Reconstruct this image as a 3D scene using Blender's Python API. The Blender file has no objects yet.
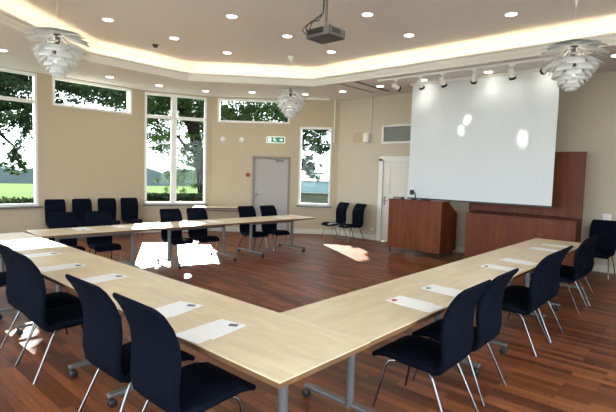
import bpy, bmesh, math, random
from mathutils import Vector, Matrix
random.seed(7)
PI = math.pi
S = bpy.context.scene
COL = S.collection

# ------------------------------------------------------------------ materials
def new_mat(name):
    m = bpy.data.materials.new(name); m.use_nodes = True
    nt = m.node_tree; b = nt.nodes['Principled BSDF']
    return m, nt, b

def mat(name, col, rough=.5, metal=0., var=.06, scale=8., bump=0., spec=.5, stretch=None, sheen=0., emis=None, es=0.):
    m, nt, b = new_mat(name)
    tc = nt.nodes.new('ShaderNodeTexCoord'); mp = nt.nodes.new('ShaderNodeMapping')
    nz = nt.nodes.new('ShaderNodeTexNoise'); nz.inputs['Scale'].default_value = scale
    nz.inputs['Detail'].default_value = 5
    if stretch: mp.inputs['Scale'].default_value = stretch
    nt.links.new(tc.outputs['Object'], mp.inputs['Vector']); nt.links.new(mp.outputs[0], nz.inputs['Vector'])
    mx = nt.nodes.new('ShaderNodeMix'); mx.data_type = 'RGBA'
    c = Vector(col)
    mx.inputs['A'].default_value = (*[max(0, x*(1-var)) for x in c], 1)
    mx.inputs['B'].default_value = (*[min(1, x*(1+var)) for x in c], 1)
    nt.links.new(nz.outputs['Fac'], mx.inputs['Factor']); nt.links.new(mx.outputs['Result'], b.inputs['Base Color'])
    b.inputs['Roughness'].default_value = rough; b.inputs['Metallic'].default_value = metal
    b.inputs['Specular IOR Level'].default_value = spec
    if sheen: b.inputs['Sheen Weight'].default_value = sheen; b.inputs['Sheen Tint'].default_value = (.35, .45, .8, 1)
    if bump:
        bp = nt.nodes.new('ShaderNodeBump'); bp.inputs['Strength'].default_value = bump; bp.inputs['Distance'].default_value = .01
        nt.links.new(nz.outputs['Fac'], bp.inputs['Height']); nt.links.new(bp.outputs[0], b.inputs['Normal'])
    if emis:
        b.inputs['Emission Color'].default_value = (*emis, 1); b.inputs['Emission Strength'].default_value = es
    return m

def wood_floor():
    m, nt, b = new_mat('parquet')
    tc = nt.nodes.new('ShaderNodeTexCoord')
    def brick(c1, c2, mo, off):
        br = nt.nodes.new('ShaderNodeTexBrick'); br.offset = off; br.offset_frequency = 2
        br.inputs['Color1'].default_value = (*c1, 1); br.inputs['Color2'].default_value = (*c2, 1); br.inputs['Mortar'].default_value = (*mo, 1)
        br.inputs['Scale'].default_value = 1; br.inputs['Mortar Size'].default_value = .0014; br.inputs['Mortar Smooth'].default_value = .2
        br.inputs['Brick Width'].default_value = .62; br.inputs['Row Height'].default_value = .075; br.inputs['Bias'].default_value = 0
        nt.links.new(tc.outputs['Object'], br.inputs['Vector']); return br
    br = brick((.085, .025, .010), (.28, .096, .038), (.05, .016, .009), .37)
    mp = nt.nodes.new('ShaderNodeMapping'); mp.inputs['Scale'].default_value = (1.6, 28, 1)
    nz = nt.nodes.new('ShaderNodeTexNoise'); nz.inputs['Scale'].default_value = 2.2; nz.inputs['Detail'].default_value = 8; nz.inputs['Roughness'].default_value = .65
    nt.links.new(tc.outputs['Object'], mp.inputs['Vector']); nt.links.new(mp.outputs[0], nz.inputs['Vector'])
    rp = nt.nodes.new('ShaderNodeValToRGB'); rp.color_ramp.elements[0].position = .3; rp.color_ramp.elements[1].position = .75
    rp.color_ramp.elements[0].color = (.62, .58, .55, 1); rp.color_ramp.elements[1].color = (1.25, 1.2, 1.15, 1)
    nt.links.new(nz.outputs['Fac'], rp.inputs['Fac'])
    mx = nt.nodes.new('ShaderNodeMix'); mx.data_type = 'RGBA'; mx.blend_type = 'MULTIPLY'; mx.inputs['Factor'].default_value = 1
    nt.links.new(br.outputs['Color'], mx.inputs['A']); nt.links.new(rp.outputs['Color'], mx.inputs['B'])
    nt.links.new(mx.outputs['Result'], b.inputs['Base Color'])
    b.inputs['Roughness'].default_value = .40; b.inputs['Specular IOR Level'].default_value = .28
    bp = nt.nodes.new('ShaderNodeBump'); bp.inputs['Strength'].default_value = .15; bp.inputs['Distance'].default_value = .004
    nt.links.new(nz.outputs['Fac'], bp.inputs['Height']); nt.links.new(bp.outputs[0], b.inputs['Normal'])
    return m

def wood(name, c1, c2, rough=.35, scale=1.5, stretch=(14, 14, 1), rnd=0.):
    m, nt, b = new_mat(name)
    tc = nt.nodes.new('ShaderNodeTexCoord'); mp = nt.nodes.new('ShaderNodeMapping'); mp.inputs['Scale'].default_value = stretch
    nz = nt.nodes.new('ShaderNodeTexNoise'); nz.inputs['Scale'].default_value = scale; nz.inputs['Detail'].default_value = 8
    nz.inputs['Distortion'].default_value = .6
    nt.links.new(tc.outputs['Object'], mp.inputs['Vector']); nt.links.new(mp.outputs[0], nz.inputs['Vector'])
    rp = nt.nodes.new('ShaderNodeValToRGB'); rp.color_ramp.elements[0].position = .32; rp.color_ramp.elements[1].position = .7
    rp.color_ramp.elements[0].color = (*c1, 1); rp.color_ramp.elements[1].color = (*c2, 1)
    nt.links.new(nz.outputs['Fac'], rp.inputs['Fac']); nt.links.new(rp.outputs['Color'], b.inputs['Base Color'])
    if rnd:                                     # each top has its own tone of veneer
        oi = nt.nodes.new('ShaderNodeObjectInfo'); mr = nt.nodes.new('ShaderNodeMapRange'); mr.inputs['To Min'].default_value = 1-rnd; mr.inputs['To Max'].default_value = 1+rnd
        hs = nt.nodes.new('ShaderNodeHueSaturation'); nt.links.new(oi.outputs['Random'], mr.inputs['Value']); nt.links.new(mr.outputs[0], hs.inputs['Value'])
        nt.links.new(rp.outputs['Color'], hs.inputs['Color']); nt.links.new(hs.outputs[0], b.inputs['Base Color'])
    b.inputs['Roughness'].default_value = rough; b.inputs['Specular IOR Level'].default_value = .3
    return m

def glass_mat():
    m = bpy.data.materials.new('window_glass'); m.use_nodes = True; nt = m.node_tree; nt.nodes.clear()
    out = nt.nodes.new('ShaderNodeOutputMaterial'); mx = nt.nodes.new('ShaderNodeMixShader')
    tr = nt.nodes.new('ShaderNodeBsdfTransparent'); tr.inputs[0].default_value = (.96, .985, .975, 1)
    gl = nt.nodes.new('ShaderNodeBsdfGlossy'); gl.inputs['Roughness'].default_value = .02
    mx.inputs[0].default_value = .008
    nt.links.new(tr.outputs[0], mx.inputs[1]); nt.links.new(gl.outputs[0], mx.inputs[2]); nt.links.new(mx.outputs[0], out.inputs[0])
    return m

def emit(name, col, s):
    m = bpy.data.materials.new(name); m.use_nodes = True; nt = m.node_tree; nt.nodes.clear()
    out = nt.nodes.new('ShaderNodeOutputMaterial'); e = nt.nodes.new('ShaderNodeEmission')
    e.inputs[0].default_value = (*col, 1); e.inputs[1].default_value = s
    nt.links.new(e.outputs[0], out.inputs[0]); return m

def leaf_mat(name, c1, c2):
    m, nt, b = new_mat(name)
    tc = nt.nodes.new('ShaderNodeTexCoord'); nz = nt.nodes.new('ShaderNodeTexNoise'); nz.inputs['Scale'].default_value = 1.3; nz.inputs['Detail'].default_value = 6
    nt.links.new(tc.outputs['Object'], nz.inputs['Vector'])
    rp = nt.nodes.new('ShaderNodeValToRGB'); rp.color_ramp.elements[0].position = .35; rp.color_ramp.elements[1].position = .65
    rp.color_ramp.elements[0].color = (*c1, 1); rp.color_ramp.elements[1].color = (*c2, 1)
    nt.links.new(nz.outputs['Fac'], rp.inputs['Fac']); nt.links.new(rp.outputs[0], b.inputs['Base Color'])
    b.inputs['Roughness'].default_value = .6; b.inputs['Specular IOR Level'].default_value = .12
    out = [n for n in nt.nodes if n.type == 'OUTPUT_MATERIAL'][0]
    tl = nt.nodes.new('ShaderNodeBsdfTranslucent'); mx = nt.nodes.new('ShaderNodeMixShader'); mx.inputs[0].default_value = .5
    nt.links.new(rp.outputs[0], tl.inputs[0]); nt.links.new(b.outputs[0], mx.inputs[1]); nt.links.new(tl.outputs[0], mx.inputs[2])
    nt.links.new(mx.outputs[0], out.inputs[0])
    return m

M = dict(
    wall=mat('wall_paint', (.53, .44, .31), .75, var=.02, scale=3, bump=.03),
    wallf=mat('front_wall_paint', (.55, .485, .375), .75, var=.02, scale=3, bump=.03),
    ceil=mat('ceiling_paint', (.80, .765, .75), .85, var=.012, scale=2),
    white=mat('white_paint', (.78, .77, .73), .45, var=.02),
    whitefr=mat('window_frame_white', (.82, .83, .80), .4, var=.02),
    base=mat('baseboard_white', (.66, .62, .54), .5, var=.02),
    floor=wood_floor(),
    beech=wood('beech_veneer', (.63, .51, .355), (.74, .625, .455), .38, 1.2, (2, 9, 9), rnd=.06),
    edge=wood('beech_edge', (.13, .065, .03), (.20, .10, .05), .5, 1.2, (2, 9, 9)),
    cherry=wood('cherry_wood', (.10, .023, .005), (.175, .045, .010), .5, 1.1, (7, 7, .8)),
    cherryd=wood('cherry_dark', (.10, .02, .007), (.15, .03, .01), .35, 1.1, (7, 7, .8)),
    fabric=mat('navy_fabric', (.0042, .0058, .0125), .95, var=.35, scale=60, bump=.2, sheen=0., spec=.04),
    chrome=mat('chrome', (.17, .17, .18), .25, 1., var=.03),
    greym=mat('grey_powder_metal', (.16, .16, .165), .4, .5, var=.04),
    black=mat('black_plastic', (.012, .012, .013), .45, var=.2),
    dark=mat('dark_grey', (.05, .05, .055), .5, var=.1),
    doorg=mat('grey_door_paint', (.42, .39, .375), .45, var=.02),
    doorw=mat('white_door_paint', (.74, .72, .66), .45, var=.02),
    framebr=mat('door_frame_taupe', (.27, .235, .185), .5, var=.05),
    steel=mat('lamp_steel', (.78, .80, .82), .4, .15, var=.03),
    silver=mat('projector_silver', (.20, .20, .205), .4, .3, var=.05),
    screen=mat('screen_cloth', (.66, .70, .73), .42, var=.006, spec=.35),
    paper=mat('paper', (.88, .90, .93), .7, var=.02),
    red=mat('red_plastic', (.35, .02, .015), .4, var=.1),
    green=mat('exit_green', (.012, .17, .085), .4, var=.05, emis=(.01, .25, .12), es=.12),
    signw=mat('sign_white', (.85, .9, .85), .4, var=.02, emis=(.8, 1, .85), es=.25),
    glass=glass_mat(),
    darkglass=mat('dark_transom_glass', (.16, .17, .14), .3, var=.15, scale=3),
    cove=emit('cove_tube', (1., .84, .52), 6.),
    lens=emit('downlight_lens', (1., .93, .76), 6.),
    spotlens=emit('spot_lens', (1., .93, .76), 3.),
    bulb=emit('pendant_bulb', (1., .85, .6), 1.5),
    bark=mat('bark', (.011, .009, .0065), .95, var=.5, scale=5, bump=.6, spec=0.),
    leaf=leaf_mat('leaves', (.016, .040, .010), (.055, .10, .024)),
    leafd=leaf_mat('leaves_dark', (.010, .022, .010), (.032, .060, .022)),
    hedge=leaf_mat('hedge_leaves', (.008, .016, .006), (.026, .045, .014)),
    far=mat('far_trees', (.040, .054, .056), .9, var=.3, scale=.4, spec=0.),  # distance haze put into the colour
    grass=mat('grass', (.048, .068, .028), .9, var=.2, scale=.5, spec=0.),
    stone=mat('stone_wall', (.030, .034, .020), .9, var=.5, scale=6, bump=.5),
    pale=mat('pale_blue_cladding', (.06, .095, .11), .5, var=.04),
    roof=mat('grey_roof', (.10, .12, .14), .6, var=.1),
    socket=mat('socket_white', (.80, .80, .78), .35, var=.02),
    plaque=mat('plaque_tan', (.50, .405, .25), .6, var=.04),
    cardr=mat('card_red', (.45, .08, .07), .5, var=.1), cardg=mat('card_green', (.10, .28, .15), .5, var=.1), cardd=mat('card_dark', (.10, .10, .12), .5, var=.1),
)

# ------------------------------------------------------------------ mesh helpers
class MB:
    def __init__(self): self.bm = bmesh.new()
    def _add(self, verts, faces, smooth=False, mi=0):
        vs = [self.bm.verts.new(v) for v in verts]
        for f in faces:
            try:
                fc = self.bm.faces.new([vs[i] for i in f]); fc.smooth = smooth; fc.material_index = mi
            except ValueError: pass
        return vs
    def box(self, x0, x1, y0, y1, z0, z1, m=None, bev=0., mi=0):
        v = [Vector((x, y, z)) for x in (x0, x1) for y in (y0, y1) for z in (z0, z1)]
        if m: v = [m @ a for a in v]
        f = [(0, 1, 3, 2), (4, 6, 7, 5), (0, 4, 5, 1), (2, 3, 7, 6), (0, 2, 6, 4), (1, 5, 7, 3)]
        vs = self._add(v, f, mi=mi)
        if bev:
            es = {e for a in vs for e in a.link_edges}
            bmesh.ops.bevel(self.bm, geom=list(es), offset=bev, segments=2, affect='EDGES', profile=.5)
        return self
    def prism(self, poly, z0, z1, m=None, mi=0):
        n = len(poly); v = [Vector((x, y, z0)) for x, y in poly] + [Vector((x, y, z1)) for x, y in poly]
        if m: v = [m @ a for a in v]
        f = [tuple(range(n))[::-1], tuple(range(n, 2*n))] + [(i, (i+1) % n, n+(i+1) % n, n+i) for i in range(n)]
        self._add(v, f, mi=mi); return self
    def tube(self, pts, r, seg=10, cap=True, mi=0):
        pts = [Vector(p) for p in pts]; rs = r if isinstance(r, (list, tuple)) else [r]*len(pts)
        rings = []; up = None
        for i, p in enumerate(pts):
            t = (pts[min(i+1, len(pts)-1)] - pts[max(i-1, 0)]).normalized()
            if up is None: up = Vector((0, 0, 1)) if abs(t.z) < .9 else Vector((1, 0, 0))
            a = t.cross(up).normalized(); b = t.cross(a).normalized(); up = -b if False else up
            rings.append([p + (a*math.cos(2*PI*k/seg) + b*math.sin(2*PI*k/seg))*rs[i] for k in range(seg)])
        n = len(rings); v = [q for rg in rings for q in rg]
        f = [(i*seg+k, i*seg+(k+1) % seg, (i+1)*seg+(k+1) % seg, (i+1)*seg+k) for i in range(n-1) for k in range(seg)]
        if cap: f += [tuple(range(seg))[::-1], tuple((n-1)*seg+k for k in range(seg))]
        self._add(v, f, smooth=True, mi=mi); return self
    def lathe(self, prof, seg=24, m=None, mi=0, smooth=True):
        v = [Vector((r*math.cos(2*PI*k/seg), r*math.sin(2*PI*k/seg), z)) for r, z in prof for k in range(seg)]
        if m: v = [m @ a for a in v]
        n = len(prof)
        f = [(i*seg+k, i*seg+(k+1) % seg, (i+1)*seg+(k+1) % seg, (i+1)*seg+k) for i in range(n-1) for k in range(seg)]
        if prof[0][0] > 1e-4: f.append(tuple(range(seg))[::-1])
        if prof[-1][0] > 1e-4: f.append(tuple((n-1)*seg+k for k in range(seg)))
        self._add(v, f, smooth=smooth, mi=mi); return self
    def slab(self, path, nseg=5):
        """rounded cushion: path of (y, z, half width, thickness, corner pinch) lofted in the y-z plane"""
        rings = []
        for i, (y, z, hw, t) in enumerate(path):
            a = path[max(i-1, 0)]; b = path[min(i+1, len(path)-1)]
            d = Vector((0, b[0]-a[0], b[1]-a[1])).normalized(); nrm = Vector((0, -d.z, d.y)); c = Vector((0, y, z)); h = t/2
            ring = []
            for sx in (1, -1):
                for k in range(nseg+1):
                    an = (-PI/2 + PI*k/nseg) if sx == 1 else (PI/2 + PI*k/nseg)
                    ring.append(c + Vector((sx*(hw-h), 0, 0)) + Vector((1, 0, 0))*math.cos(an)*h + nrm*math.sin(an)*h)
            rings.append(ring)
        s = len(rings[0]); n = len(rings); v = [q for r in rings for q in r]
        f = [(i*s+k, i*s+(k+1) % s, (i+1)*s+(k+1) % s, (i+1)*s+k) for i in range(n-1) for k in range(s)]
        f += [tuple(range(s))[::-1], tuple((n-1)*s+k for k in range(s))]
        self._add(v, f, smooth=True); return self
    def mesh(self, name, mats, auto=35):
        bmesh.ops.recalc_face_normals(self.bm, faces=self.bm.faces)
        for e in self.bm.edges:
            if len(e.link_faces) == 2 and e.calc_face_angle(0) > math.radians(auto): e.smooth = False
        me = bpy.data.meshes.new(name); self.bm.to_mesh(me); self.bm.free()
        for m in (mats if isinstance(mats, (list, tuple)) else [mats]): me.materials.append(m)
        return me
    def build(self, name, mats, parent=None, auto=35):
        return link(name, self.mesh(name, mats, auto), parent)

def link(name, data, parent=None, loc=None, rz=None):
    o = bpy.data.objects.new(name, data); COL.objects.link(o)
    if parent: o.parent = parent
    if loc is not None: o.location = loc
    if rz is not None: o.rotation_euler = (0, 0, rz)
    return o
def empty(name, loc=(0, 0, 0), rz=0.):
    o = link(name, None, None, loc, rz); o.empty_display_size = .1; return o
def tag(o, label, cat, group=None, kind=None):
    o['label'] = label; o['category'] = cat
    if group: o['group'] = group
    if kind: o['kind'] = kind
    return o
def struct(o, label=None):
    o['kind'] = 'structure'
    if label: o['label'] = label
    return o
def copy_tree(o, parent=None):
    c = o.copy(); COL.objects.link(c); c.parent = parent
    for ch in list(o.children): copy_tree(ch, c)
    return c

# ------------------------------------------------------------------ camera
cam = bpy.data.cameras.new('camera'); co = link('camera', cam)
cam.sensor_width = 36; cam.lens = 460/616*36; cam.clip_end = 800; cam.clip_start = .05
R3 = Matrix(((0.74612796, 0.06892137, -0.66222573), (0.66518739, -0.0344181, 0.74588279), (0.02861471, -0.9970282, -0.07152594)))
rot = Matrix((( R3[0][0], -R3[0][1], -R3[0][2]), (R3[1][0], -R3[1][1], -R3[1][2]), (R3[2][0], -R3[2][1], -R3[2][2])))
co.matrix_world = Matrix.Translation((0, 0, 1.7)) @ rot.to_4x4()
S.camera = co

# ------------------------------------------------------------------ room shell
ZS, ZL, ZU = 3.72, 3.90, 4.13
C = [(-11.3, -3.0), (-11.3, 6.15), (-10.55, 7.8), (-8.85, 9.35), (-7.9, 10.1), (2.2, 10.1), (2.2, -3.0)]
def frame(i):
    a = Vector(C[i]); b = Vector(C[(i+1) % len(C)]); d = b-a; L = d.length; return a, d/L, L, math.atan2(d.y, d.x)
def wroot(i, s, z=0.):
    """matrix of a point on wall i: local x along the wall, local -y into the room"""
    a, u, L, an = frame(i); p = a+u*s
    return Matrix.Translation((p.x, p.y, z)) @ Matrix.Rotation(an, 4, 'Z')
def place_w(o, i, s, z=0.): o.matrix_world = wroot(i, s, z); return o

def wall(i, name, openings, m, T=.28, top=4.2):
    a, u, L, an = frame(i)
    ss = sorted({0., L} | {o[0] for o in openings} | {o[1] for o in openings}); zs = sorted({-.05, top} | {o[2] for o in openings} | {o[3] for o in openings})
    mb = MB(); W = wroot(i, 0)
    for p in range(len(ss)-1):
        for q in range(len(zs)-1):
            sm, zm = (ss[p]+ss[p+1])/2, (zs[q]+zs[q+1])/2
            if any(o[0] < sm < o[1] and o[2] < zm < o[3] for o in openings): continue
            mb.box(ss[p], ss[p+1], 0, T, zs[q], zs[q+1], W)
    bmesh.ops.remove_doubles(mb.bm, verts=mb.bm.verts, dist=1e-4)
    # inner faces between cells are removed
    seen = {}
    for f in list(mb.bm.faces):
        k = tuple(round(x, 3) for x in f.calc_center_median()); seen.setdefault(k, []).append(f)
    bmesh.ops.delete(mb.bm, geom=[f for v in seen.values() if len(v) > 1 for f in v], context='FACES_ONLY')
    return struct(mb.build(name, m), )

LB = frame(1)[2]; LC = frame(2)[2]; LD = frame(3)[2]
yA = 3.0                                      # wall 0 starts at y=-3: s = y+3
wall(0, 'wall_left', [(4.55, 6.66, .8, 3.70), (6.97, 8.85, 3.05, 3.70)], M['wall'])
wall(1, 'wall_bay_left', [(.05, 1.66, .76, 3.68)], M['wall'])
wall(2, 'wall_bay', [(.15, 2.14, 3.03, 3.68), (1.16, 2.16, -.05, 2.1)], M['wall'])
wall(3, 'wall_bay_right', [(.13, 1.02, .8, 2.97)], M['wall'])
wall(4, 'wall_front', [(1.41, 2.42, -.05, 2.12), (1.40, 2.55, 2.50, 2.97)], M['wallf'])
wall(5, 'wall_right', [(5.2, 8.0, .5, 3.4), (9.0, 11.8, .5, 3.4)], M['wallf'])
wall(6, 'wall_back', [(1.2, 4.0, .5, 3.4), (5.2, 8.0, .5, 3.4), (9.2, 12.0, .5, 3.4)], M['wall'])

fl = MB(); fl.prism([(x, y) for x, y in C], -.06, 0); struct(fl.build('floor', M['floor']))

# ceiling: soffit ring with a raised octagonal tray
tray = [(1.0, 8.17), (-7.2, 8.17), (-9.17, 6.1), (-9.17, 3.9), (-7.6, 1.8), (1.0, 1.8)]
def offset(poly, d):
    n = len(poly); out = []
    cx = sum(p[0] for p in poly)/n; cy = sum(p[1] for p in poly)/n
    for i in range(n):
        p0, p1, p2 = Vector(poly[i-1]), Vector(poly[i]), Vector(poly[(i+1) % n])
        def nrm(a, b):
            t = (b-a).normalized(); q = Vector((t.y, -t.x))
            if q.dot(Vector((cx, cy))-a) > 0: q = -q
            return q
        n1, n2 = nrm(p0, p1), nrm(p1, p2); m = (n1+n2); m = m/(m.length**2)*2
        out.append(tuple(p1+m*d))
    return out
back = offset(tray, .27)
bmc = bmesh.new()
def ring_face(outer, inner, z):
    vo = [bmc.verts.new((x, y, z)) for x, y in outer]; vi = [bmc.verts.new((x, y, z)) for x, y in inner]
    es = [bmc.edges.new((v[i], v[(i+1) % len(v)])) for v in (vo, vi) for i in range(len(v))]
    bmesh.ops.triangle_fill(bmc, edges=es, use_beauty=True, use_dissolve=False)
ring_face(C, tray, ZS)
vi = [bmc.verts.new((x, y, ZS+.06)) for x, y in offset(tray, .0)]; vb = [bmc.verts.new((x, y, ZS+.06)) for x, y in back]; vt = [bmc.verts.new((x, y, ZU)) for x, y in back]
n = len(tray)
for i in range(n):
    j = (i+1) % n
    bmc.faces.new((vi[i], vi[j], vb[j], vb[i])); bmc.faces.new((vb[i], vb[j], vt[j], vt[i]))
bmc.faces.new(vt)
me = bpy.data.meshes.new('ceiling'); bmc.to_mesh(me); bmc.free(); me.materials.append(M['ceil']); struct(link('ceiling', me))
# roof slab above (keeps daylight out)
rf = MB(); rf.prism([(-11.6, -3.3), (-11.6, 6.3), (-10.8, 8.0), (-9.0, 9.6), (-8.0, 10.4), (2.5, 10.4), (2.5, -3.3)], 4.2, 4.4); struct(rf.build('roof', M['dark']))
# cove moulding
mb = MB(); inn = tray
prof = [(0, ZS-.006), (.0, ZS+.05), (.012, ZS+.055), (.012, ZL-.045), (-.012, ZL-.035), (-.012, ZL), (.035, ZL), (.035, ZS-.006)]
rings = [[(x, y, z) for x, y in offset(tray, d)] for d, z in prof]
vs = [[mb.bm.verts.new(p) for p in r] for r in rings]
for a in range(len(prof)):
    b = (a+1) % len(prof)
    for i in range(n):
        j = (i+1) % n
        mb.bm.faces.new((vs[a][i], vs[a][j], vs[b][j], vs[b][i]))
struct(mb.build('trim_1', M['white'], auto=20))
# cove lighting strips, one per side of the tray
mid = offset(tray, .11)
for i in range(n):
    a, b = Vector(mid[i]), Vector(mid[(i+1) % n]); d = (b-a); L = d.length; u = d/L
    an = math.atan2(u.y, u.x)
    r = empty('cove_light', (a.x+u.x*L/2, a.y+u.y*L/2, ZS+.062), an)
    MB().box(-L/2+.1, L/2-.1, -.03, .03, 0, .02).build('tray_base', M['white'], r)
    MB().tube([(-L/2+.12, 0, .035), (L/2-.12, 0, .035)], .014, 8).build('lamp_tube', M['cove'], r)
    lab = ['warm tube light hidden in the front cove above the screen side', 'warm cove light along the angled corner of the ceiling tray by the bay door',
           'warm cove light along the left side of the ceiling tray', 'warm cove light along the near left angled side of the ceiling tray',
           'warm cove light along the rear side of the ceiling tray', 'warm cove light along the right end of the ceiling tray'][i]
    tag(r, lab, 'cove light', 'cove lights around the ceiling tray')

# baseboards
def baseboard(i, name, gaps=()):
    a, u, L, an = frame(i); W = wroot(i, 0); mb = MB(); s = 0
    for g0, g1 in list(gaps)+[(L, L)]:
        if g0 > s: mb.box(s, g0, -.018, 0, 0, .13, W, bev=.004)
        s = g1
    struct(mb.build(name, M['base']))
baseboard(0, 'baseboard_left'); baseboard(1, 'baseboard_bay_left'); baseboard(2, 'baseboard_bay', [(1.08, 2.24)])
baseboard(3, 'baseboard_bay_right'); baseboard(4, 'baseboard_front', [(1.33, 2.50)])

def window(num, i, s0, s1, z0, z1, mull=(), trans=(), sill=True, fw=.055):
    r = MB(); T0, T1 = .03, .11
    for a, b in ((s0, s0+fw), (s1-fw, s1)): r.box(a, b, T0-.05, T1, z0, z1, bev=.004)
    for a, b in ((z0, z0+fw), (z1-fw, z1)): r.box(s0+fw, s1-fw, T0-.05, T1, a, b, bev=.004)
    o = r.build('window_%d' % num, M['whitefr']); place_w(o, i, 0); struct(o)
    for c, wd in mull:
        MB().box(c-wd/2, c+wd/2, T0-.04, T1, z0+fw, z1-fw, bev=.004).build('mullion', M['whitefr'], o)
    xs = [s0+fw] + [v for c, wd in mull for v in (c-wd/2, c+wd/2)] + [s1-fw]
    zs = [z0+fw] + [v for c, wd in trans for v in (c-wd/2, c+wd/2)] + [z1-fw]
    for k in range(0, len(xs), 2):
        for c, wd in trans: MB().box(xs[k], xs[k+1], T0-.035, T1, c-wd/2, c+wd/2, bev=.004).build('transom_bar', M['whitefr'], o)
        for q in range(0, len(zs), 2):
            MB().box(xs[k]-.005, xs[k+1]+.005, .065, .075, zs[q]-.005, zs[q+1]+.005).build('glass_pane', M['glass'], o)
    if sill: MB().box(s0-.05, s1+.05, -.09, .0, z0-.045, z0-.012, bev=.005).build('window_sill', M['greym'], o)
    return o
window(1, 0, 4.55, 6.66, .8, 3.70, trans=[(3.09, .07)])
window(2, 0, 6.97, 8.85, 3.05, 3.70, sill=False)
window(3, 1, .05, 1.66, .76, 3.68, mull=[(.79, .15)], trans=[(3.07, .08)])
window(4, 2, .15, 2.14, 3.03, 3.68, sill=False)
window(5, 3, .13, 1.02, .8, 2.97)
for k, s_ in enumerate((1.2, 5.2, 9.2)): window(7+k, 6, s_, s_+2.8, .5, 3.4, mull=[(s_+1.4, .08)])  # unseen back windows, added to bring daylight onto the screen and ceiling
for k, s_ in enumerate((5.2, 9.0)): window(10+k, 5, s_, s_+2.8, .5, 3.4, mull=[(s_+1.4, .08)])  # unseen right wall windows, added to brighten the left wall and bay
# transom panel of dark glass above the white door
o = MB()
for a, b, c, d in ((1.40, 2.55, 2.50, 2.55), (1.40, 2.55, 2.92, 2.97), (1.40, 1.45, 2.55, 2.92), (2.50, 2.55, 2.55, 2.92)): o.box(a, b, -.02, .10, c, d)
o = o.build('window_6', M['white']); place_w(o, 4, 0); struct(o)
MB().box(1.44, 2.51, .03, .05, 2.54, 2.93).build('dark_pane', M['darkglass'], o)

def door(num, i, s0, s1, h, leafm, frm, fw=.055):
    o = MB()
    o.box(s0-fw*.6, s0+fw*.6, -.02, .12, 0, h, bev=.003); o.box(s1-fw*.6, s1+fw*.6, -.02, .12, 0, h, bev=.003); o.box(s0-fw*.6, s1+fw*.6, -.02, .12, h-fw*.6, h+fw*.6, bev=.003)
    o = o.build('door_%d' % num, frm); place_w(o, i, 0); struct(o)
    lf = MB().box(s0+fw*.6, s1-fw*.6, .03, .08, .008, h-fw*.6).build('door_leaf', leafm, o)
    return o, lf
d1, lf = door(1, 2, 1.16, 2.16, 2.1, M['doorg'], M['framebr'])
# faint raised horizontal mouldings
for z in (.55, 1.1, 1.45, 1.75):
    MB().box(1.36, 1.98, .022, .031, z, z+.012).build('moulding', M['doorg'], lf)
h = MB(); h.box(1.215, 1.25, .015, .031, .95, 1.17, bev=.003); h.tube([(1.233, .03, 1.06), (1.233, -.03, 1.06), (1.35, -.03, 1.06)], .009); h.build('door_handle', M['chrome'], lf)
c = MB(); c.box(1.78, 2.0, -.02, .03, 1.98, 2.04, bev=.005); c.tube([(1.85, -.03, 2.045), (1.66, -.045, 2.06), (1.55, -.02, 2.075)], .008, 6); c.build('door_closer', M['greym'], lf)
d2, lf2 = door(2, 4, 1.41, 2.42, 2.12, M['doorw'], M['white'], .10)
for z0, z1 in ((.25, .95), (1.1, 1.9)):
    q = MB()
    for a, b, cc, d in ((1.65, 2.24, z0, z0+.02), (1.65, 2.24, z1-.02, z1), (1.65, 1.67, z0+.02, z1-.02), (2.22, 2.24, z0+.02, z1-.02)): q.box(a, b, .02, .031, cc, d)
    q.build('moulding', M['doorw'], lf2)
h = MB(); h.box(1.515, 1.545, .015, .031, .94, 1.16, bev=.003); h.tube([(1.53, .03, 1.05), (1.53, -.03, 1.05), (1.64, -.03, 1.05)], .009); h.build('door_handle', M['chrome'], lf2)

# corner pipe / strip beside window 5, ceiling strip running to it
a, u, L, an = frame(3)
tag(MB().tube([(-7.97, 9.97, 2.55), (-7.97, 9.97, 3.719)], .018, 8).build('corner_pipe', M['whitefr']), 'thin white vertical pipe in the corner right of the narrow bay window', 'pipe')
tag(MB().box(-6.86, -6.83, 10.07, 10.099, 2.86, 3.719).build('speaker_cable_duct', M['base']), 'thin pale cable duct from the ceiling down to the wall speaker', 'cable duct')  # pale cable duct leading to the wall speaker
r = empty('curtain_rail', (-8.42, 9.3, ZS)); 
MB().box(-.62, .62, -.025, .025, -.055, -.002, Matrix.Rotation(math.radians(41), 4, 'Z'), bev=.004).build('rail_channel', M['whitefr'], r)
tag(r, 'short white rail on the ceiling before the narrow bay window', 'rail')

# ------------------------------------------------------------------ fittings on the walls
def wthing(name, i, s, z, label, cat, group=None):
    r = empty(name); place_w(r, i, s, z); tag(r, label, cat, group); return r
r = wthing('exit_sign', 2, 1.77, 2.59, 'green and white emergency exit sign above the grey door', 'exit sign')
MB().box(-.25, .25, -.05, -.001, -.085, .085, bev=.006).build('housing', M['signw'], r)
MB().box(-.235, .235, -.056, -.0505, -.072, .072).build('sign_face', M['green'], r)
mb = MB()
mb.box(-.205, -.125, -.061, -.057, -.055, .055)
mb.lathe([(0, 0), (.016, .001), (.016, .004), (0, .005)], 12, Matrix.Translation((-.045, -.057, .045)) @ Matrix.Rotation(PI/2, 4, 'X'))
for p in ([(-.045, .025), (-.03, -.01), (-.065, -.05)], [(-.03, -.01), (.005, -.02), (.01, -.05)], [(-.045, .02), (-.08, .0)], [(-.04, .02), (-.005, .0)]):
    mb.tube([(x, -.059, z) for x, z in p], .009, 6)
mb.box(.10, .15, -.061, -.057, -.012, .012)
mb.prism([(.14, -.042), (.20, 0), (.14, .042)], .057, .061, Matrix.Rotation(PI/2, 4, 'X'))
mb.build('pictogram', M['signw'], r)
r = wthing('fire_alarm_button', 2, 1.01, 1.6, 'small round red fire alarm button left of the grey door', 'alarm button')
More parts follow.
